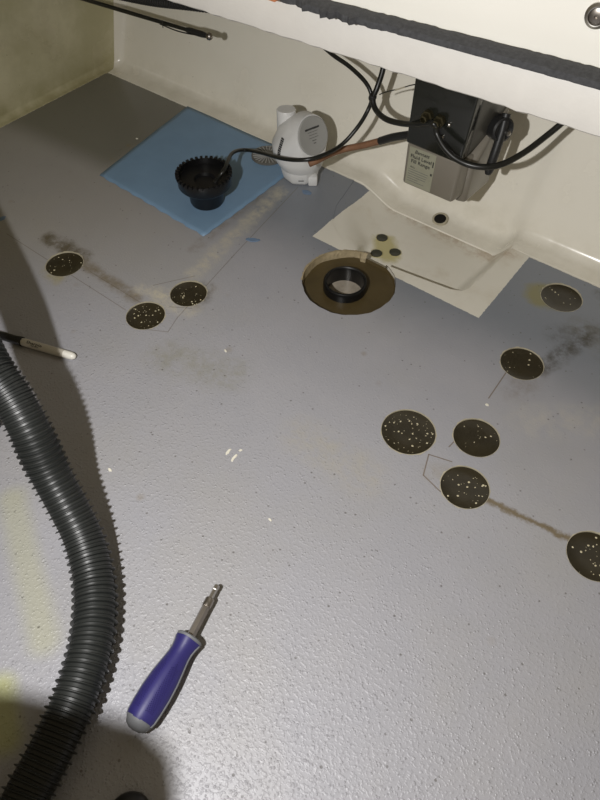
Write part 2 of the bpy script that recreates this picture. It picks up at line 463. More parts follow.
o = mk('opening', V, F, M_black, None); loc(o, t)

# deck above: white downturned lip, deck continues back to the wall
lipA = at(190, 9.5, .35); lipB = at(600, 140, .35)
dl = (lipB-lipA).normalized()
L0 = lipA - dl*.62; L1 = lipB + dl*.62
nl = Vector((-dl.y, dl.x, 0))               # towards the wall
prof = [(.016, .352), (.006, .350), (0, .354), (-.002, .365), (-.001, .398), (.002, .404), (.008, .4065), (.30, .4065), (.34, .4065), (.34, .400), (.020, .398), (.016, .392)]
V = []; F = []; N = 120
for i in range(N+1):
    b = L0.lerp(L1, i/N)
    for j, (o_, z) in enumerate(prof):
        w = .0007*(math.sin(i*1.7)*math.sin(i*.61+1)+.6*math.sin(i*2.9)) if j in (0, 1, 2) else 0
        V.append(Vector((b.x, b.y, 0)) + nl*(o_+w*.4) + Vector((0, 0, z+w)))
m = len(prof)
for i in range(N):
    for j in range(m): F.append((i*m+j, i*m+(j+1) % m, (i+1)*m+(j+1) % m, (i+1)*m+j))
F.append(tuple(range(m))); F.append(tuple(N*m+j for j in range(m))[::-1])
mk('trim_2', V, F, M_lip, None, kind='structure', label='rough white downturned lip of the deck above the compartment')
# unseen deck slab, added over the left wall to darken that corner
bm = bmesh.new(); boxbm(bm, (-1.50, -1.1, .402), (-1.10, .66, .425), .006)
frombm('unseen_deck_slab', bm, M_lip, None, kind='structure', label='unseen white deck slab added to shade the left side wall')

# white hatch panel standing on the lip, with screw
g0 = at(275, -7, .4065); g1 = at(600, 76, .4065)
dg = (g1-g0).normalized(); ng = Vector((-dg.y, dg.x, 0))
G0 = g0 - dg*.35; G1 = g1 + dg*.5
t = empty('hatch_panel', (G0+G1)/2, label='glossy white upright panel behind the black foam strip, top right', cat='panel')
V = []; F = []
pr = [(.0, .4068), (.0, .4105), (.002, .4115), (.002, .70), (.022, .70), (.022, .4068)]
for b in (G0, G1):
    for o_, z in pr: V.append(Vector((b.x, b.y, z)) + ng*o_)
for j in range(6): F.append((j, (j+1) % 6, 6+(j+1) % 6, 6+j))
F += [tuple(range(6)), tuple(range(6, 12))[::-1]]
o = mk('board', V, F, M_panel, None, smooth=False); loc(o, t)
# olive bead under the panel
bead = [G0.lerp(G1, k/30) - ng*.0012 + Vector((0, 0, .4118-.4065)) for k in range(31)]
V, F = tube(bead, .0011, 6); o = mk('sealant_bead', V, F, simple('olive_sealant', (.22, .20, .07), .5), None); loc(o, t)
# screw with cup washer
r_ = ray(597.5, 15.5); tt = ((G0+ng*.0018).dot(ng) - 0)/(r_.dot(ng)); sc = Vector((0, 0, H)) + r_*tt
Ms = basis(dg, Vector((0, 0, 1)), dg.cross(Vector((0, 0, 1))), sc)
zdir = dg.cross(Vector((0, 0, 1)))
V, F = lathe([(.0128, 0), (.0125, .002), (.0095, .0042), (.0085, .0040), (.0082, .002)], 40, False, False, Ms)
o = mk('cup_washer', V, F, M_metal, None, label='steel cup washer'); loc(o, t); ow = o
V, F = lathe([(.0080, .002), (.0078, .0030), (.0055, .0040), (.002, .0042), (.0018, .002), (.0001, .002)], 40, False, True, Ms)
o = mk('screw', V, F, M_metaldark, None, label='countersunk steel screw'); o.parent = ow

# black foam strip lying on the ledge in front of the panel, torn at its left end
V = []; F = []; N = 150
fa = at(279, 2, .4065); fb = g1 + dg*.45
f1 = at(600, 90, .4065); wid = (g1-f1).dot(ng)
rnd = random.Random(3)
for i in range(N+1):
    s = i/N; b = fa.lerp(Vector((fb.x, fb.y, fa.z)), s)
    c = g0 + dg*((b-g0).dot(dg))
    end = min(1, s*14)
    w = wid*(.70 + .35*min(1, s/.52))
    torn = .006*max(0, 1-s*4.2)*(math.sin(i*1.1)+.8*math.sin(i*2.7+1)+.6*rnd.uniform(-1, 1)) + .010*max(0, 1-s*5) + .0006*rnd.uniform(-1, 1)
    w = (w+torn)*(.55+.45*end); h = .0100+.0006*rnd.uniform(-1, 1)
    for o_, z in ((-.003, 0), (-.003, h*.9), (-.004-.3*w, h), (-.7*w, h*.95), (-.96*w, h*.7), (-w, h*.3), (-w*.99, 0)):
        V.append(Vector((c.x, c.y, .4066+z)) + ng*o_)
for i in range(N):
    for j in range(7): F.append((i*7+j, i*7+(j+1) % 7, (i+1)*7+(j+1) % 7, (i+1)*7+j))
F += [tuple(range(7)), tuple(N*7+j for j in range(7))[::-1]]
mk('foam_seal', V, F, M_foam, None, label='torn black foam seal strip along the ledge above the white lip', cat='seal')
bm = bmesh.new(); q = at(274, -1, .4075); boxbm(bm, (q.x-.012, q.y-.006, .4066), (q.x+.006, q.y+.010, .4095), .001)
frombm('orange_scrap', bm, M_orange, None, label='scrap of orange material at the left end of the black foam seal', cat='scrap')

# ================================================================ FLOOR PLUGS
for i, (pp, h) in enumerate(zip(HP, holes)):
    (_, r, lab, nb) = h; rnd = random.Random(i+20)
    t = empty('resin_plug', (pp.x, pp.y, -.0078), label=lab, cat='plug', group='dark resin plugs in the floor')
    V, F = lathe([(r*1.03, 0), (r*1.03, .0055), (r*.985, .0060), (r*.93, .0052), (r*.4, .0050), (.0005, .0048)], 48, True, False)
    mk('core', V, F, M_resin, t)
    n = 72; V = []; F = []
    phs = [rnd.uniform(0, 6.28) for _ in range(4)]
    for k in range(n):
        a = 2*PI*k/n
        w = max(0.00012, .0002 + .0007*math.sin(a+phs[0]) + .0005*math.sin(7*a+phs[1]) + .0006*math.sin(17*a+phs[2]) + .0004*math.sin(29*a+phs[3]))
        for rr, z in ((r*.984, .0058), (r*.986, .0081), (r+w, .00815)):
            V.append((rr*math.cos(a), rr*math.sin(a), z))
    for k in range(n):
        k2 = (k+1) % n
        F += [(k*3, k2*3, k2*3+1, k*3+1), (k*3+1, k2*3+1, k2*3+2, k*3+2)]
    mk('cut_edge', V, F, M_rim, t, label='pale chipped edge')
    V = []; F = []
    for q in range(int(nb*.65)):
        rr = r*.9*math.sqrt(rnd.random()); a = rnd.uniform(0, 6.28); s = rnd.choice([.0004, .0005, .0006, .0008, .0013]) * (1.15 if r > .03 else 1)
        b = len(V); c = Vector((rr*math.cos(a), rr*math.sin(a), .0051))
        for k in range(6): V.append(c+Vector((s*math.cos(k*PI/3)*rnd.uniform(.6, 1.3), s*math.sin(k*PI/3)*rnd.uniform(.6, 1.3), 0)))
        V.append(c+Vector((0, 0, s*.6)))
        for k in range(6): F.append((b+k, b+(k+1) % 6, b+6))
    mk('air_bubble', V, F, M_bubble, t, kind='stuff', label='pale air bubbles')

# ================================================================ LARGE RING HOLE
t = empty('sump_hole', (RC.x, RC.y, -.03), label='large round brown hole with a black pipe ring inside, before the sunken pan', cat='hole')
n = 72; V = []; F = []
pts = [(RC.x+(q[0]-RC.x)*1.012, min(YF+.0004, RC.y+(q[1]-RC.y)*1.012)) for q in rim_pts]
m = len(pts)
pr_in = .036; PC = Vector((-.437, .6965))
# bottom ledge: ring from outline to pipe
for (x, y) in pts: V.append((x, y, -.0005 if False else -.0082))
for (x, y) in pts: V.append((x+(PC.x-x)*.03, y+(PC.y-y)*.03, -.0135))
for k in range(m):
    a = a0+(a1-a0)*k/(m-1); V.append((PC.x+pr_in*math.cos(a), PC.y+pr_in*math.sin(a), -.0150))
for r in range(2):
    for k in range(m):
        k2 = (k+1) % m; F.append((r*m+k, r*m+k2, (r+1)*m+k2, (r+1)*m+k))
o = mk('epoxy_ledge', V, F, M_resin_brown, None); loc(o, t)
V = []; F = []                                # raw side of the cut
for (x, y) in pts:
    V.append((RC.x+(x-RC.x)/1.012*.998, RC.y+(y-RC.y)/1.012*.998, -.0002)); V.append((x, y, -.010))
    V.append((x, y, -.030))
for k in range(m-1):
    F += [(k*3, (k+1)*3, (k+1)*3+1, k*3+1), (k*3+1, (k+1)*3+1, (k+1)*3+2, k*3+2)]
F.append(((m-1)*3+1, 1, 2, (m-1)*3+2))
o = mk('cut_side', V, F, M_resin_brown, None); loc(o, t)
# chipped laminate along upper left edge
V = []; F = []; rnd = random.Random(5); q0 = 0; K = 46
for k in range(K):
    a = R(100) + R(115)*k/(K-1)
    wi = (.0010+.0028*(.5+.5*math.sin(k*.33+2.5))*rnd.uniform(.75, 1))*max(.1, math.sin(PI*min(1, (k+3)/(K+2))))**.6 + (.007 if k < 4 else 0); wo = .001+.0025*rnd.random()
    for rr, z in ((RR+wo, .0003), (RR-.001, .0006+.0006*rnd.random()), (RR-wi*.6, -.001-.002*rnd.random()), (RR-wi, -.0040-.004*rnd.random()), (RR-wi-.001, -.0135)):
        V.append((RC.x+rr*math.cos(a), min(RC.y+rr*math.sin(a), YF+.006), z))
for k in range(K-1):
    for j in range(4): F.append((k*5+j, k*5+j+1, (k+1)*5+j+1, (k+1)*5+j))
o = mk('torn_edge', V, F, M_chip, None, smooth=False, label='ragged tan laminate edge'); loc(o, t)
Mp = Matrix.Translation((PC.x, PC.y, 0))
V, F = lathe([(.0375, -.030), (.0378, -.004), (.0372, .0005), (.036, .0022), (.0335, .0026), (.0320, .0012), (.0315, -.003), (.0310, -.034)], 56, False, False, Mp)
o = mk('pipe_ring', V, F, M_black, None, label='glossy black pipe ring'); loc(o, t)
V, F = lathe([(.0318, -.0330), (.0310, -.0260), (.0001, -.0255)], 48, True, False, Mp)
o = mk('pipe_floor', V, F, simple('grey_wet_plate', (.42, .37, .30), .22, .1, .45, 70, .5, Coat_Weight=.8, Coat_Roughness=.08), None, label='wet grey plate'); loc(o, t); pf = o
bm = bmesh.new(); Ms2 = Matrix.Translation((PC.x+.003, PC.y-.006, -.0252)) @ Matrix.Rotation(R(12), 4, 'Z')
boxbm(bm, (-.020, -.0009, 0), (.016, .0009, .0006), 0, M=Ms2)
o = frombm('slot', bm, M_black, None); o.parent = pf

# three small holes drilled in the pan
for (px, py, lab) in ((382, 238, 'small dark drilled hole in the sunken pan, nearest the wall of the three'),
                      (376.5, 253.5, 'small dark drilled hole in the pan touching the brown ring hole'),
                      (395, 252.5, 'small dark drilled hole in the pan, rightmost of the three')):
    z = -.029; c = at(px, py, z); z = pan_z(c.x, c.y); c = at(px, py, z)
    t = empty('bolt_hole', (c.x, c.y, z), label=lab, cat='hole', group='three drilled holes in the pan')
    V, F = lathe([(.0106, .0000), (.0106, .0010), (.0098, .0014), (.0092, .0010), (.0001, .0008)], 32, True, False)
    mk('core', V, F, M_darkcore, t)
    V, F = lathe([(.0118, .0000), (.0114, .0006), (.0107, .0008), (.0106, .0002)], 32, False, False, None, lambda i, a: 1+.07*math.sin(3*a+px)+.04*math.sin(7*a))
    mk('glue_ring', V, F, simple('yellowed_glue', (.42, .37, .17), .5, 0, .25, 90), t, label='yellowed glue ring')

# ================================================================ BLUE SHEET, FLAKES
bl = [at(187, 107), at(100, 175), at(205, 236), at(284, 173.5), at(286, 156)]
corners = [(-1.045, .948), (-1.003, .650), (-.708, .637), (-.706, .945)]
V = []; F = []; N = 26
for j in range(N+1):
    for i in range(N+1):
        u, v = i/N, j/N
        a = Vector(corners[0]).lerp(Vector(corners[3]), u); b = Vector(corners[1]).lerp(Vector(corners[2]), u); q = a.lerp(b, v)
        ex = .0015*math.sin(i*1.9)*(v > .999) + .001*math.sin(j*2.3)*(u > .999)
        V.append((q.x+ex, q.y+ex, .0011+.0005*math.sin(u*9+v*4)+.0002*math.sin(v*23)))
for j in range(N):
    for i in range(N):
        a = j*(N+1)+i; F.append((a, a+1, a+N+2, a+N+1))
o = mk('blue_sheet', V, F, M_blue, None, label='blue square sheet lying flat in the far corner under the black cup', cat='sheet')
md = o.modifiers.new('s', 'SOLIDIFY'); md.thickness = .0006; md.offset = 0
def flake(name, px, py, s, mat, lab, cat, rot=0, asp=.5, parent=None, seed=1, group=None):
    c = at(px, py); rnd = random.Random(seed); V = []; n = 11
    for z in (.0003, .0012):
        for k in range(n):
            a = 2*PI*k/n; rr = s*(.65+.5*rnd.random()) if z < .001 else s*.75
            x, y = rr*math.cos(a), rr*asp*math.sin(a)
            V.append((c.x+x*math.cos(rot)-y*math.sin(rot), c.y+x*math.sin(rot)+y*math.cos(rot), z))
    F = [(k, (k+1) % n, n+(k+1) % n, n+k) for k in range(n)] + [tuple(range(n, 2*n)), tuple(range(n))[::-1]]
    return mk(name, V, F, mat, parent, smooth=False, label=lab, cat=cat, group=group)
flake('film_scrap', 252.5, 240, .013, M_bluedark, 'small torn blue scrap midway between blue sheet and ring hole', 'scrap', R(30), .5, None, 2)
flake('film_scrap', 306.5, 192.5, .011, M_bluedark, 'small torn blue scrap in front of the white pump', 'scrap', R(10), .6, None, 5)
flake('film_scrap', 1, 219, .012, M_bluedark, 'blue scrap at the left edge of the picture above the marker', 'scrap', R(80), .5, None, 9)
for k, (px, py, s, rt, asp, lab) in enumerate([(228, 452, .0068, R(95), .33, 'upper left pale gouge flake at the middle of the floor'), (234, 458, .0090, R(95), .26, 'longest pale flake of the small cluster mid-floor'),
        (240.5, 450.5, .0032, R(60), .5, 'tiny pale flake right of the mid-floor cluster'), (225.5, 351, .0035, R(-20), .5, 'pale paint chip above the mid-floor cluster'), (270, 520, .0032, R(-10), .5, 'pale paint chip between cluster and screwdriver'),
        (110, 470, .0040, R(-10), .5, 'pale paint chip just right of the hose shadow'), (137, 139.5, .0030, 0, .8, 'pale speck on the left edge of the blue sheet'), (487, 405, .0030, 0, .8, 'pale speck at the end of the short scored line')]):
    flake('paint_chip', px, py, s, M_flake, lab, 'chip', rt, asp, None, 30+k, 'pale paint chips on the floor')
o = bpy.data.objects.get('paint_chip.006')
if o: o.location.z = .0015
# small black smear-like crumbs
# ================================================================ BLACK CUP
c = at(207.5, 201.5); 
t = empty('black_cup', (c.x, c.y, .0016), label='stepped black plastic cup with a notched rim standing on the blue sheet', cat='cup')
V, F = lathe([(.0001, .006), (.026, .006), (.0285, .0045), (.0305, .000), (.0320, .004), (.0330, .024), (.0350, .028), (.0470, .036), (.0500, .040), (.0500, .0595), (.0470, .0605), (.0465, .042), (.030, .034), (.028, .010), (.0001, .0095)], 56, False, False)
mk('body', V, F, M_black, t)
V = []; F = []
n = 34
for k in range(n):
    a = 2*PI*k/n; b = len(V); da = PI/n*.62
    for z in (.057, .0625):
        for rr in (.0455, .0525):
            for s in (-1, 1):
                aa = a+s*da*(1 if z < .06 else .8); V.append((rr*math.cos(aa), rr*math.sin(aa), z))
    F += [(b, b+1, b+3, b+2), (b+4, b+6, b+7, b+5), (b, b+4, b+5, b+1), (b+2, b+3, b+7, b+6), (b, b+2, b+6, b+4), (b+1, b+5, b+7, b+3)]
mk('rim_teeth', V, F, M_black, t, smooth=False, label='ring of short square teeth')
V, F = lathe([(.0470, .050), (.040, .0485), (.020, .048), (.018, .042), (.0001, .0415)], 48, False, False)
mk('inner_plate', V, F, M_black, t)
cupz = .0016
# ================================================================ STRAINER DISC
c = at(268, 156, .002)
t = empty('strainer_disc', (c.x, c.y, .0018), label='murky round slotted strainer disc beside the white pump on the blue sheet', cat='strainer')
V, F = lathe([(.034, 0), (.034, .003), (.031, .004), (.030, .0025), (.0001, .0025)], 40, True, False)
mk('disc', V, F, M_mesh, t)
V = []; F = []
for k in range(24):
    a = 2*PI*k/24; u = Vector((math.cos(a), math.sin(a), 0)); w = Vector((-math.sin(a), math.cos(a), 0)); b = len(V)
    for rr in (.006, .031):
        for s in (-1, 1):
            for z in (.0024, .0042): V.append(u*rr+w*s*.0009+Vector((0, 0, z)))
    F += [(b, b+1, b+3, b+2), (b+4, b+6, b+7, b+5), (b, b+4, b+5, b+1), (b+2, b+3, b+7, b+6), (b+1, b+5, b+7, b+3)]
mk('ribs', V, F, M_whitedull, t, smooth=False)

# ================================================================ WHITE PUMP
Rv = Vector((math.cos(YAW), math.sin(YAW), 0)); Tv = Vector((math.sin(YAW), -math.cos(YAW), 0)); Zv = Vector((0, 0, 1))
base = at(299, 176)
t = empty('bilge_pump', base, label='white plastic bilge pump leaning against the back wall at the edge of the blue sheet', cat='pump')
def pw(r, z, tt): return Rv*r + Zv*z + Tv*tt
def ringpts(cr_, cz, ct, r, n=24, nrm=None, rot=0):
    nrm = (nrm or Zv).normalized(); u = nrm.orthogonal().normalized()
    if abs(nrm.z) > .99: u = Rv.copy()
    w = nrm.cross(u); return [pw(cr_, cz, ct) + u*(r*math.cos(2*PI*k/n+rot)) + w*(r*math.sin(2*PI*k/n+rot)) for k in range(n)]
nrm = (Rv*.60 + Zv*.42 + Tv*.68).normalized()
bm = bmesh.new()
for q in ringpts(.002, .040, 0, .047) + ringpts(0, .052, 0, .0505) + ringpts(-.004, .072, -.003, .0475) + ringpts(.0255, .0985, .0215, .0365, 40, nrm) + ringpts(.012, .0900, .002, .0410, 32, nrm) + ringpts(-.012, .096, -.014, .026) + ringpts(.004, .028, 0, .041):
    bm.verts.new(q)
bmesh.ops.convex_hull(bm, input=bm.verts)
for v in [v for v in bm.verts if not v.link_faces]: bm.verts.remove(v)
o = frombm('body', bm, M_white, t)
bm = bmesh.new()
for q in ringpts(.003, .000, .002, .030, 8, rot=.3) + ringpts(.003, .006, .002, .035, 8, rot=.3) + ringpts(.003, .027, .001, .0405, 8, rot=.3) + ringpts(.003, .033, .001, .038, 8, rot=.3): bm.verts.new(q)
bmesh.ops.convex_hull(bm, input=bm.verts)
bmesh.ops.bevel(bm, geom=list(bm.edges), offset=.0012, segments=1, affect='EDGES')
frombm('strainer_base', bm, M_white, t, label='eight sided white base')
bm = bmesh.new()
Mx = basis(Rv, Tv, Zv) @ Matrix.Translation((.027, .027, .0))
boxbm(bm, (-.009, -.008, .0), (.009, .008, .020), .003, M=Mx); frombm('latch', bm, M_white, t)
cN = pw(.0255, .0985, .0215) + nrm*.0012; Me = basis(nrm.cross(Zv).normalized()*-1, nrm.cross(nrm.cross(Zv).normalized()*-1), nrm, cN)
V, F = lathe([(.0345, -.003), (.0345, .0008), (.0325, .0016), (.0305, .0010), (.0001, .0010)], 44, False, False, Me)
mk('end_plate', V, F, M_whitedull, t, label='duller round end plate with print')
Mt = Me @ Matrix.Translation((0, 0, .0013)) @ Matrix.Rotation(R(-4), 4, 'Z')
for k, (w, h) in enumerate(((.030, .0030), (.024, .0010), (.020, .0010), (.022, .0010), (.010, .0016), (.006, .002))):
    bm = bmesh.new(); y = .012-.0050*k*(1 if k < 4 else 1.02)
    if k == 0:
        xx = -.0165
        while xx < .0155:
            ww = random.uniform(.0012, .0026); boxbm(bm, (xx, .0112+random.uniform(0, .0006), 0), (xx+ww, .0148, .0001), 0, M=Mt); xx += ww+.0005
        frombm('print_mark', bm, M_ink, t, smooth=False); continue
    boxbm(bm, (-w/2, y, 0), (w/2, y+h, .0001), 0, M=Mt); frombm('fine_print', bm, simple('grey_ink', (.16, .16, .15), .6) if k == 1 else bpy.data.materials['grey_ink'], t, smooth=False)
# outlet spout, upper left at the back
q0 = pw(-.024, .070, -.030); q1 = pw(-.024, .120, -.034)
V, F = tube([q0, q0.lerp(q1, .5), q0.lerp(q1, .97), q1], [.0185, .0180, .0182, .0172], 28); mk('outlet_spout', V, F, M_white, t)
# side print
Mv = basis(Vector((0, 0, -1)), (Rv*.92+Tv*.4).normalized(), (Tv*.92-Rv*.4).normalized()) 
nv = (Tv*.80 - Rv*.60).normalized(); xv = Vector((0, 0, -1)); yv = nv.cross(xv)
Mv = basis(xv, yv, nv, pw(-.014, .077, .0) + nv*.07)
bm = bmesh.new(); xx = -.017
while xx < .016:
    ww = random.uniform(.0018, .0034); boxbm(bm, (xx, -.0042, 0), (xx+ww, .0042-random.uniform(0, .0008), .00005), 0, M=Mv); xx += ww+.0006
bmesh.ops.subdivide_edges(bm, edges=list(bm.edges), cuts=1, use_grid_fill=True)
to = frombm('print_mark', bm, M_ink, t, smooth=False)
from mathutils.bvhtree import BVHTree
pb_ = bpy.data.objects['body.001'] if bpy.data.objects['body'].parent is not t else bpy.data.objects['body']
bv = BVHTree.FromPolygons([v.co.copy() for v in pb_.data.vertices], [tuple(q.vertices) for q in pb_.data.polygons])
for v in to.data.vertices:
    h_ = bv.ray_cast(v.co, -nv)
    if h_[0] is not None: v.co = h_[0] + nv*.0004
bm = bmesh.new(); boxbm(bm, (-.005, -.0008, 0), (.005, .0008, .0005), 0, M=basis(Rv, Zv, Tv, pw(.004, .016, .0405))); frombm('fine_print', bm, M_ink, t, smooth=False)

# ================================================================ FLUID RESERVOIR UNIT
Yt = .862
tb = aty(428, 192, Yt)
t = empty('trim_pump_unit', (tb.x, .91, .10), label='boxy two-tone pump unit with smoky reservoir and black top, on the back wall', cat='pump unit')
fl = aty(403, 183, Yt); fr_ = aty(452, 202, Yt); ml = aty(405.5, 144, Yt); mr = aty(464, 166, Yt); tl = aty(416, 84, Yt); tr = aty(480, 103, Yt)
def hexa(name, front, back, mat, bev=.003, **p):
    bm = bmesh.new(); vs4 = [bm.verts.new(v) for v in front] + [bm.verts.new(v) for v in back]
    for f in ((0, 1, 2, 3), (7, 6, 5, 4), (0, 4, 5, 1), (1, 5, 6, 2), (2, 6, 7, 3), (3, 7, 4, 0)): bm.faces.new([vs4[i] for i in f])
    bmesh.ops.bevel(bm, geom=list(bm.edges), offset=bev, segments=3, affect='EDGES', profile=.5)
    o = frombm(name, bm, mat, None, **p); loc(o, t); return o
dyb = .095
def bk(v, dz=0, dx=0, dy=dyb): return v + Vector((dx, dy, dz))
xl, xr = -.4435, -.3440
zm = .176
rf = [Vector((xl+.001, Yt, .101)), Vector((xr-.003, Yt, .101)), Vector((xr, Yt, zm)), Vector((xl, Yt, zm))]
rb = [bk(rf[0], 0, .004, .085), bk(rf[1], 0, .012, .085), bk(rf[2], 0, .018, .10), bk(rf[3], 0, 0, .10)]
hexa('reservoir', rf, rb, M_tank, .005, label='smoky grey translucent reservoir')
lb = [Vector((xr-.010, Yt+.026, .088)), Vector((xr+.008, Yt+.032, .088)), Vector((xr+.013, Yt+.024, .166)), Vector((xr-.01, Yt+.020, .166))]
hexa('reservoir_rear_lobe', lb, [bk(lb[0], 0, 0, .080), bk(lb[1], 0, .004, .080), bk(lb[2], .066, .004, .080), bk(lb[3], .066, 0, .080)], M_tank, .005, label='grey brown rear lobe')
uf = [Vector((xl-.001, Yt-.003, zm)), Vector((xr-.002, Yt-.003, zm-.002)), Vector((xr+.004, Yt-.003, .292)), Vector((xl-.001, Yt-.003, .292))]
vh = hexa('valve_housing', uf, [bk(v, 0, 0, .030) for v in uf], M_housing, .0035, label='glossy black valve housing')
us = [bk(uf[0], .004, .004, .022), bk(uf[1], .004, .001, .022), bk(uf[2], -.002, .001, .022), bk(uf[3], -.002, .004, .022)]
hexa('rear_housing', us, [bk(us[0], 0, 0, .08), bk(us[1], .03, .012, .08), bk(us[2], 0, .014, .08), bk(us[3], 0, 0, .08)], M_tankside, .003, label='dark grey rear housing')
# label with print
lc = Vector((-.4125, Yt-.0002, .141))
bm = bmesh.new(); boxbm(bm, (lc.x-.0245, Yt-.0008, .105), (lc.x+.0245, Yt+.0005, .172), .0004, 1)
o = frombm('printed_label', bm, M_label, None, label='pale label with black print'); loc(o, t); pl_ = o
def lt(s, x, z, size, shear=0, w=1.0):
    o = text(s, basis(Vector((1, 0, 0)), Vector((0, 0, 1)), Vector((0, -1, 0)), (x, Yt-.00095, z)), size, M_ink, None, 'lettering', shear, w); o.parent = pl_
lt('Bennett', lc.x-.001, .1655, .0085, .3)
lt('Fluid Level', lc.x-.001, .1565, .0088, 0, 1.05); lt('Fill Range', lc.x-.001, .1480, .0088, 0, 1.05)
lt('FULL', lc.x-.014, .1375, .004); 
bm = bmesh.new()
for k in range(6): boxbm(bm, (lc.x-.021, Yt-.00095, .1325-.0042*k), (lc.x+(.016 if k != 4 else .003)-.001*k, Yt-.0008, .1334-.0042*k), 0)
o = frombm('fine_print', bm, bpy.data.materials['grey_ink'], None, smooth=False); o.parent = pl_
bm = bmesh.new()
boxbm(bm, (lc.x+.0205, Yt-.00095, .150), (lc.x+.0225, Yt-.0008, .160), 0); boxbm(bm, (lc.x+.0195, Yt-.00095, .1345), (lc.x+.0225, Yt-.0008, .1385), 0)
o = frombm('level_mark', bm, M_ink, None, smooth=False); o.parent = pl_
# brass fittings, screws
for (px, py) in ((429, 115), (441, 120)):
    q = aty(px, py, Yt-.003); Mq = basis(Vector((1, 0, 0)), Vector((0, 0, 1)), Vector((0, -1, 0)), q)
    V, F = lathe([(.0095, 0), (.0095, .008), (.0078, .0095), (.0065, .0095), (.0060, .018), (.0045, .019), (.0040, .010), (.0001, .010)], 6, False, False, Mq)
    o = mk('brass_fitting', V, F, M_brass, None, smooth=False, label='tarnished brass fitting'); o.parent = vh
for (px, py) in ((449.5, 124.5), (442.5, 137)):
    q = aty(px, py, Yt-.003); Mq = basis(Vector((1, 0, 0)), Vector((0, 0, 1)), Vector((0, -1, 0)), q)
    V, F = lathe([(.0034, 0), (.0034, .0015), (.0026, .0032), (.0012, .0040), (.0001, .0041)], 20, False, False, Mq)
    o = mk('screw', V, F, M_metal, None, label='shiny steel screw head'); o.parent = vh
# side clamp: bar and knob
kn = aty(503, 130, .925); kb = aty(489, 170, .905)
nk = (Tv*.85+Rv*.3+Zv*.2).normalized(); uk = nk.cross(Zv).normalized(); Mk = basis(uk, nk.cross(uk), nk, kn)
V, F = lathe([(.018, -.028), (.019, -.004), (.0185, .001), (.0155, .003), (.0125, -.001), (.0001, -.002)], 30, False, False, Mk)
o = mk('clamp_knob', V, F, M_blackrub, None, label='round black clamp knob'); loc(o, t); kb_ = o
V, F = lathe([(.0045, -.002), (.0042, .006), (.003, .0085), (.0001, .0092)], 20, False, False, Matrix.Translation(Rv*.006-Zv*.004) @ Mk)
o = mk('screw', V, F, M_metal, None, label='shiny steel screw head'); o.parent = kb_
V, F = tube([kn+Rv*.003+Zv*.02-Tv*.012, kn-Zv*.004-Tv*.002, kn.lerp(kb, .5), kb, kb-Zv*.006], [.0068, .0072, .0072, .0072, .0055], 12)
o = mk('clamp_bar', V, F, M_blackrub, None, label='black clamp bar'); loc(o, t)

# ================================================================ CABLES
cc = bpy.data.objects['black_cup'].location
cup_in = Vector((cc.x+.022, cc.y+.004, .049)); 
cable('signal_cable', [cup_in, Vector((cc.x+.032, cc.y+.022, .070)), aty(232, 153.5, .80), aty(245, 150, .845), aty(262, 153, .83), aty(282, 158.5, .805), aty(300, 160, .80), aty(318, 157, .82), aty(340, 146, .87),
      aty(357, 128, .90), aty(368, 110, .925), aty(371.5, 97, .93), aty(366, 83, .935), aty(350, 67, .945), aty(333, 55, .95), aty(318, 42, .97)], .0036, M_blackcable, None,
      label='thin black cable arching from the black cup across the white pump and up', cat='cable')
cable('supply_cable', [aty(386, 55, .955), aty(382, 73, .945), aty(377, 88, .935), aty(373, 99, .930-.006), aty(376, 110, .915), aty(386, 119, .895), aty(402, 123.5, .875), aty(418, 124, .855), aty(431, 123, .846), aty(436, 127, .846), aty(437, 134, .845),
      aty(444, 147, .840), aty(455, 158, .838), aty(470, 165, .84), aty(487, 167, .85), aty(505, 163, .87), aty(525, 152, .90), aty(545, 137, .93), aty(562, 123, .95), aty(575, 110, .965)], .0048, M_blackcable, None, 14,
      label='thick black cable looping down across the front of the pump unit', cat='cable')
t = empty('sheathed_cable', aty(345, 149, .92), label='cable with brown sheath and black end running between white pump and pump unit', cat='cable')
o = cable('brown_sheath', [aty(309, 164, .825), aty(318, 160, .84), aty(330, 154, .87), aty(345, 149, .90), aty(362, 145.5, .91), aty(382, 140.5, .915)], .0058, M_brown, None, label='brown woven sheath'); loc(o, t)
o = cable('black_section', [aty(380, 141, .915), aty(392, 137.5, .912), aty(404, 135.5, .91), aty(416, 134, .908)], .0068, M_blackrub, None, label='black rubber section'); loc(o, t)
t = empty('thin_wire', aty(398, 89, .92), label='thin black wire with pale tie between crossed cables and pump unit', cat='wire')
o = cable('strand', [aty(379.5, 94.5, .915), aty(386, 92, .914), aty(400, 88.5, .915), aty(412, 85, .905), aty(422, 84, .900)], .0010, M_blackcable, None, 8, 6); loc(o, t)
o = cable('pale_tie', [aty(395, 90.2, .912), aty(400, 88.6, .912), aty(405, 87, .91)], .0013, M_rim, None, 4, 6, label='pale wrap'); loc(o, t)
# tie where the cables cross
q = aty(372.5, 97.5, .926)
V, F = lathe([(.0062, -.004), (.0068, -.002), (.0068, .003), (.0060, .005)], 16, True, True, Matrix.Translation(q) @ Matrix.Rotation(R(15), 4, 'Y'))
mk('cable_tie', V, F, M_blackrub, None, label='black tie binding the two cables where they cross', cat='tie')

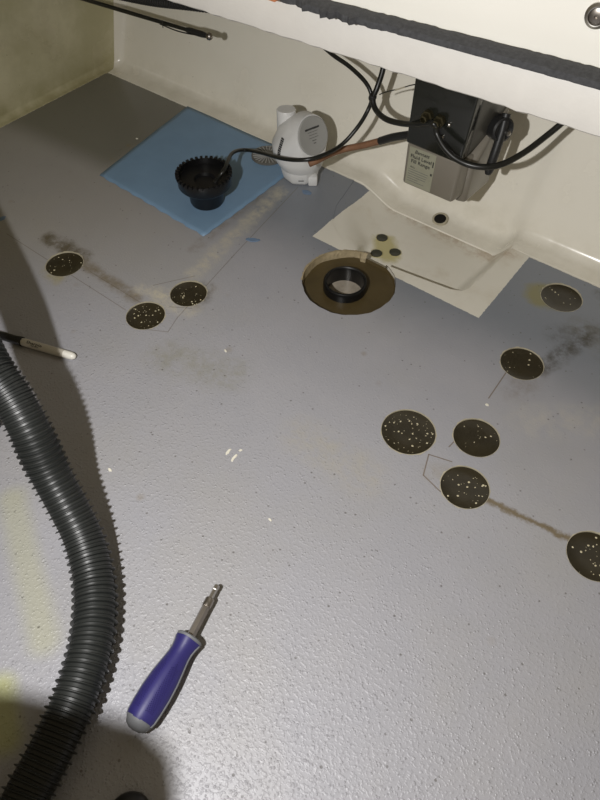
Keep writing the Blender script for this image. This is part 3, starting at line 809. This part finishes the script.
# rod with eyelet end, top left
t = empty('control_rod', aty(150, 20, .90), label='thin dark rod with a metal ball end hanging under the lip at top left', cat='rod')
e0 = aty(60, -8, .90); e1 = aty(206, 35.5, .90)
V, F = tube([e0, e0.lerp(e1, .45), e0.lerp(e1, .8), e0.lerp(e1, .93)], [.0042, .0040, .0036, .0034], 12); o = mk('shaft', V, F, M_blackcable, None); loc(o, t)
V, F = tube([e0.lerp(e1, .88), e0.lerp(e1, .90), e0.lerp(e1, .975), e1], [.0040, .0056, .0056, .0046], 14); o = mk('ferrule', V, F, M_blackrub, None); loc(o, t)
d = (e1-e0).normalized()
V, F = tube([e1-d*.002, e1+d*.004], .0026, 10); o = mk('stem', V, F, M_metaldark, None); loc(o, t)
bm = bmesh.new(); bmesh.ops.create_uvsphere(bm, u_segments=16, v_segments=10, radius=.0068, matrix=Matrix.Translation(e1+d*.0085)); o = frombm('ball_end', bm, M_metaldark, None, label='dull steel ball'); loc(o, t)
o = cable('side_wire', [aty(160, 24, .90), aty(176, 30.5, .895), aty(190, 34, .895), aty(199, 35, .897)], .0012, M_blackcable, None, 6, 6); loc(o, t)
o = cable('tie_tail', [aty(162, 20, .895), aty(163, 28, .893)], .0008, M_blackcable, None, 4, 6); loc(o, t)
# split loom piece, top left
def ribbed(name, pts, r, pitch, depth, mat, parent=None, n=24, per=14, prof=((0, -1), (.30, -1), (.40, -.1), (.50, 0), (.68, 0), (.78, -.1), (.90, -1)), rend=None, **p):
    P = cr(pts, per)
    L = [0]
    for i in range(1, len(P)): L.append(L[-1] + (P[i]-P[i-1]).length)
    tot = L[-1]; S = []; rad = []
    k = 0; i = 0
    def pos(s):
        nonlocal i
        while i < len(L)-2 and L[i+1] < s: i += 1
        return P[i].lerp(P[i+1], (s-L[i])/max(1e-9, L[i+1]-L[i]))
    SA = []; s0_ = 0
    while s0_ < tot-.020:
        i_s = i; q0_ = pos(s0_); pt_ = pitch(q0_.z) if callable(pitch) else pitch
        for f, h in prof:
            s_ = s0_+f*pt_; S.append(pos(s_)); SA.append(s_); rad.append((r(s_/tot) if callable(r) else r)+h*depth)
        s0_ += pt_
    # smooth frames
    V = []; F = []; fr = frames(P); j = 0; s_acc = []
    idx = 0; kk = 0
    for q, (pt, rr) in enumerate(zip(S, rad)):
        s = SA[q]
        while idx < len(L)-2 and L[idx+1] < s: idx += 1
        f = (s-L[idx])/max(1e-9, L[idx+1]-L[idx]); t0, u0, w0 = fr[idx]; t1, u1, w1 = fr[idx+1]
        tt = t0.lerp(t1, f).normalized(); u = u0.lerp(u1, f); u = (u-tt*u.dot(tt)).normalized(); w = tt.cross(u)
        for a in range(n):
            an = 2*PI*a/n; V.append(pt+u*(rr*math.cos(an))+w*(rr*math.sin(an)))
    for q in range(len(S)-1):
        for a in range(n):
            a2 = (a+1) % n; F.append((q*n+a, q*n+a2, (q+1)*n+a2, (q+1)*n+a))
    F.append(tuple(range(n))[::-1]); F.append(tuple((len(S)-1)*n+a for a in range(n)))
    o = mk(name, V, F, mat, parent, **p); return o
ribbed('split_loom', [aty(70, -18, .88), aty(110, -7, .88), aty(150, 1, .87), aty(186, 5, .86), aty(230, 10, .86)], .0085, .0075, .0022, M_blackrub, None, 18,
       label='black corrugated loom tube under the white lip at the top left', cat='loom')

# ================================================================ BIG CORRUGATED HOSE
HPx = [(-190, 20, .30), (-125, 140, .275), (-70, 250, .245), (-40, 305, .222), (-14, 362, .195), (10, 395, .170), (30, 430, .140), (49, 471, .100), (70, 510, .068), (84, 540, .048), (93, 575, .034), (95, 607, .0285), (91, 645, .0275), (78, 690, .0275), (60, 731, .0275), (34, 782, .0275), (4, 832, .0285)]
hp = [at(a, b, z) for a, b, z in HPx]
hp += [Vector((-.268, -.175, .030)), Vector((-.310, -.250, .045)), Vector((-.375, -.290, .10)), Vector((-.415, -.270, .20)), Vector((-.385, -.215, .31)), Vector((-.330, -.165, .375))]  # unseen hose loop, added to carry the shadow-casting cuff
t = empty('corrugated_hose', (hp[11].x, hp[11].y, 0), label='thick black corrugated hose curving down the left side of the floor', cat='hose')
o = ribbed('ribbed_tube', hp, .0258, (lambda z: .0070+.0026*(1-min(1, max(0, z-.02)/.13))), .0040, M_hose, None, 40, prof=((0, -1), (.30, -.95), (.35, -.68), (.40, -.95), (.66, -1), (.71, -.2), (.76, 0), (.84, 0), (.89, -.2), (.95, -1))); loc(o, t)
# made-up flared cuff, out of view, shaped to throw the round shadow lower left
nz0 = hp[-1]
sh = at(66, 838)
cz = LAMP.lerp(Vector((sh.x, sh.y, 0)), .44)
V, F = tube([nz0-Vector((.004, .004, .004)), nz0.lerp(cz, .35), nz0.lerp(cz, .6), cz-(cz-nz0).normalized()*.02, cz+(cz-nz0).normalized()*.010, cz+(cz-nz0).normalized()*.026, cz+(cz-nz0).normalized()*.036], [.029, .031, .042, .047, .049, .044, .032], 36)
o = mk('shadow_cuff', V, F, M_black, None, label='made-up black flared cuff, out of view, casting the lower left shadow'); loc(o, t)

# black connector half hidden behind the hose at the left edge
c = at(-6, 426)
t = empty('black_connector', (c.x, c.y, 0), label='small black connector half hidden behind the hose at the left edge', cat='connector')
V, F = tube([Vector((-.045, -.020, .009)), Vector((-.01, -.002, .009)), Vector((.010, .001, .009)), Vector((.0105, .001, .009))], [.007, .0088, .0088, .006], 16); mk('plug_body', V, F, M_blackrub, t)
# black rounded thing at the bottom edge
c = at(130, 818)
t = empty('rubber_dome', (c.x, c.y, 0), label='low black domed rubber cap just showing at the bottom edge', cat='cap')
V, F = lathe([(.0215, 0), (.0225, .004), (.020, .011), (.013, .0155), (.005, .017), (.0001, .0172)], 32, True, False); mk('dome', V, F, M_blackrub, t)

# ================================================================ MARKER
m0 = at(-6, 333.5, .0075); m1 = at(75.5, 357, .0062); dm = (m1-m0).normalized(); m0 = m1 - dm*.150
t = empty('marker_pen', m1.lerp(m0, .5) - Vector((0, 0, .007)), label='felt marker with black cap and cream barrel lying in the hose shadow', cat='marker')
def axl(prof, A, d, up=Zv):
    d = d.normalized(); s = d.cross(up).normalized(); u = s.cross(d); return basis(s, u, d, A)
split = m1 - dm*.0955
V, F = lathe([(.0054, 0), (.0060, .001), (.0064, .010), (.0064, .070), (.0063, .076)], 24, True, True, axl(None, split, dm)); o = mk('barrel', V, F, M_barrel, None); loc(o, t)
V, F = lathe([(.0063, .0745), (.0063, .080), (.0060, .088), (.0050, .0925), (.003, .095), (.0001, .0957)], 24, False, False, axl(None, split, dm)); o = mk('barrel_end', V, F, M_barreltip, None, label='white rounded barrel end'); loc(o, t)
V, F = lathe([(.0058, -.056), (.0064, -.053), (.0070, -.010), (.0078, -.004), (.0078, .001), (.0062, .0015)], 24, True, True, axl(None, split, dm)); o = mk('cap', V, F, M_black, None, label='black cap'); loc(o, t)
yy = Zv.cross(dm).normalized(); up = dm.cross(yy)
nn = (Zv*.8 + Tv*.45 - dm*(Tv*.45).dot(dm)).normalized(); yy = nn.cross(dm).normalized()
for s, off, yo, sz in (('Sharpie', .026, .0008, .0062), ('FINE POINT', .028, -.0030, .0026)):
    o = text(s, basis(dm, yy, nn, split+dm*off+nn*.00650+yy*yo), sz, M_ink, None, 'lettering', 0, 1.5 if sz > .004 else 1); loc(o, t)

# ================================================================ SCREWDRIVER
s0 = at(133.5, 730, .016); s1 = at(190, 637.5, .016); s2 = at(217.5, 585, .013)
ds = (s1-s0).normalized(); Ls = (s1-s0).length
t = empty('screwdriver', s0.lerp(s1, .5) - Vector((0, 0, .016)), label='screwdriver with violet-blue and grey handle lying on the floor beside the hose', cat='screwdriver')
Ma = axl(None, s0, ds)
k = Ls/.105
def lobe(i, a): return 1+.035*math.cos(4*a)
pr = [(.0148, .010), (.0160, .014), (.0168, .025), (.0170, .040), (.0160, .056), (.0140, .070), (.0122, .082), (.0120, .089), (.0132, .096), (.0146, .1005), (.0148, .1025)]
V, F = lathe([(r, z*k) for r, z in pr], 40, True, True, Ma, lobe); o = mk('handle', V, F, M_purple, None, label='violet-blue handle'); loc(o, t)
V, F = lathe([(.0001, -.0005*k), (.006, 0), (.0115, .003*k), (.0145, .008*k), (.0152, .0108*k), (.010, .0112*k)], 36, False, False, Ma); o = mk('butt_cap', V, F, M_greyrub, None, label='grey rounded butt'); loc(o, t)
V, F = lathe([(.0135, .1015*k), (.0153, .1022*k), (.0155, .1045*k), (.0140, .1058*k), (.004, .1058*k)], 36, False, True, Ma); o = mk('collar', V, F, M_greyrub, None, label='grey collar'); loc(o, t)
for a in (R(4), R(176), R(-78), R(258) + R(24)):
    P = []
    for i in range(20):
        z = .010+(.0915)*i/19
        r = 0
        for q in range(len(pr)-1):
            if pr[q][1] <= z <= pr[q+1][1]: r = pr[q][0]+(pr[q+1][0]-pr[q][0])*(z-pr[q][1])/(pr[q+1][1]-pr[q][1])
        r = r or .0148
        r *= lobe(0, a); P.append(Ma @ Vector(((r-.0010)*math.cos(a), (r-.0010)*math.sin(a), z*k)))
    V, F = tube(P, .0020, 8); o = mk('grip_seam', V, F, M_greyrub, None, label='grey seam strip'); loc(o, t)
# raised grip dots in two patches facing up
V = []; F = []
for side in (-1, 1):
    for i in range(24):
        for j in range(7):
            a = PI/2 + side*(.30+.085*j); z = .020 + i*.00235 + (j % 2)*.0011
            if z > .024+.052-.002*abs(j-3)*1.5: continue
            r = 0
            for q in range(len(pr)-1):
                if pr[q][1] <= z <= pr[q+1][1]: r = pr[q][0]+(pr[q+1][0]-pr[q][0])*(z-pr[q][1])/(pr[q+1][1]-pr[q][1])
            r *= lobe(0, a); b = len(V); s = .00075
            rad_ = Vector((math.cos(a), math.sin(a), 0)); ta = Vector((-math.sin(a), math.cos(a), 0)); c = rad_*(r-.0001)+Vector((0, 0, z*k))
            for u_, w_ in ((1, 0), (0, 1), (-1, 0), (0, -1)): V.append(Ma @ (c+ta*s*u_+Vector((0, 0, s*w_))))
            V.append(Ma @ (c+rad_*.0008))
            for q in range(4): F.append((b+q, b+(q+1) % 4, b+4))
o = mk('grip_dots', V, F, simple('dark_violet_grip', (.016, .012, .085), .5), None, smooth=False, kind='stuff'); loc(o, t)
d2 = (s2-s1).normalized(); Mb = axl(None, s1-d2*.004, d2); L2 = (s2-s1).length+.004
V, F = lathe([(.0050, 0), (.0050, L2*.68), (.0046, L2*.71)], 6, True, True, Mb, None); o = mk('shaft', V, F, M_metaldark, None, smooth=False, label='hexagonal steel shaft'); loc(o, t)
V, F = lathe([(.0052, L2*.60), (.0054, L2*.62), (.0054, L2*.735), (.0046, L2*.75)], 20, True, True, Mb); o = mk('bit_holder', V, F, M_metaldark, None); loc(o, t)
V, F = lathe([(.0032, L2*.73), (.0032, L2*.90), (.0036, L2*.915), (.0036, L2*.985), (.0024, L2)], 6, True, True, Mb); o = mk('bit', V, F, M_metal, None, smooth=False, label='steel bit'); loc(o, t)
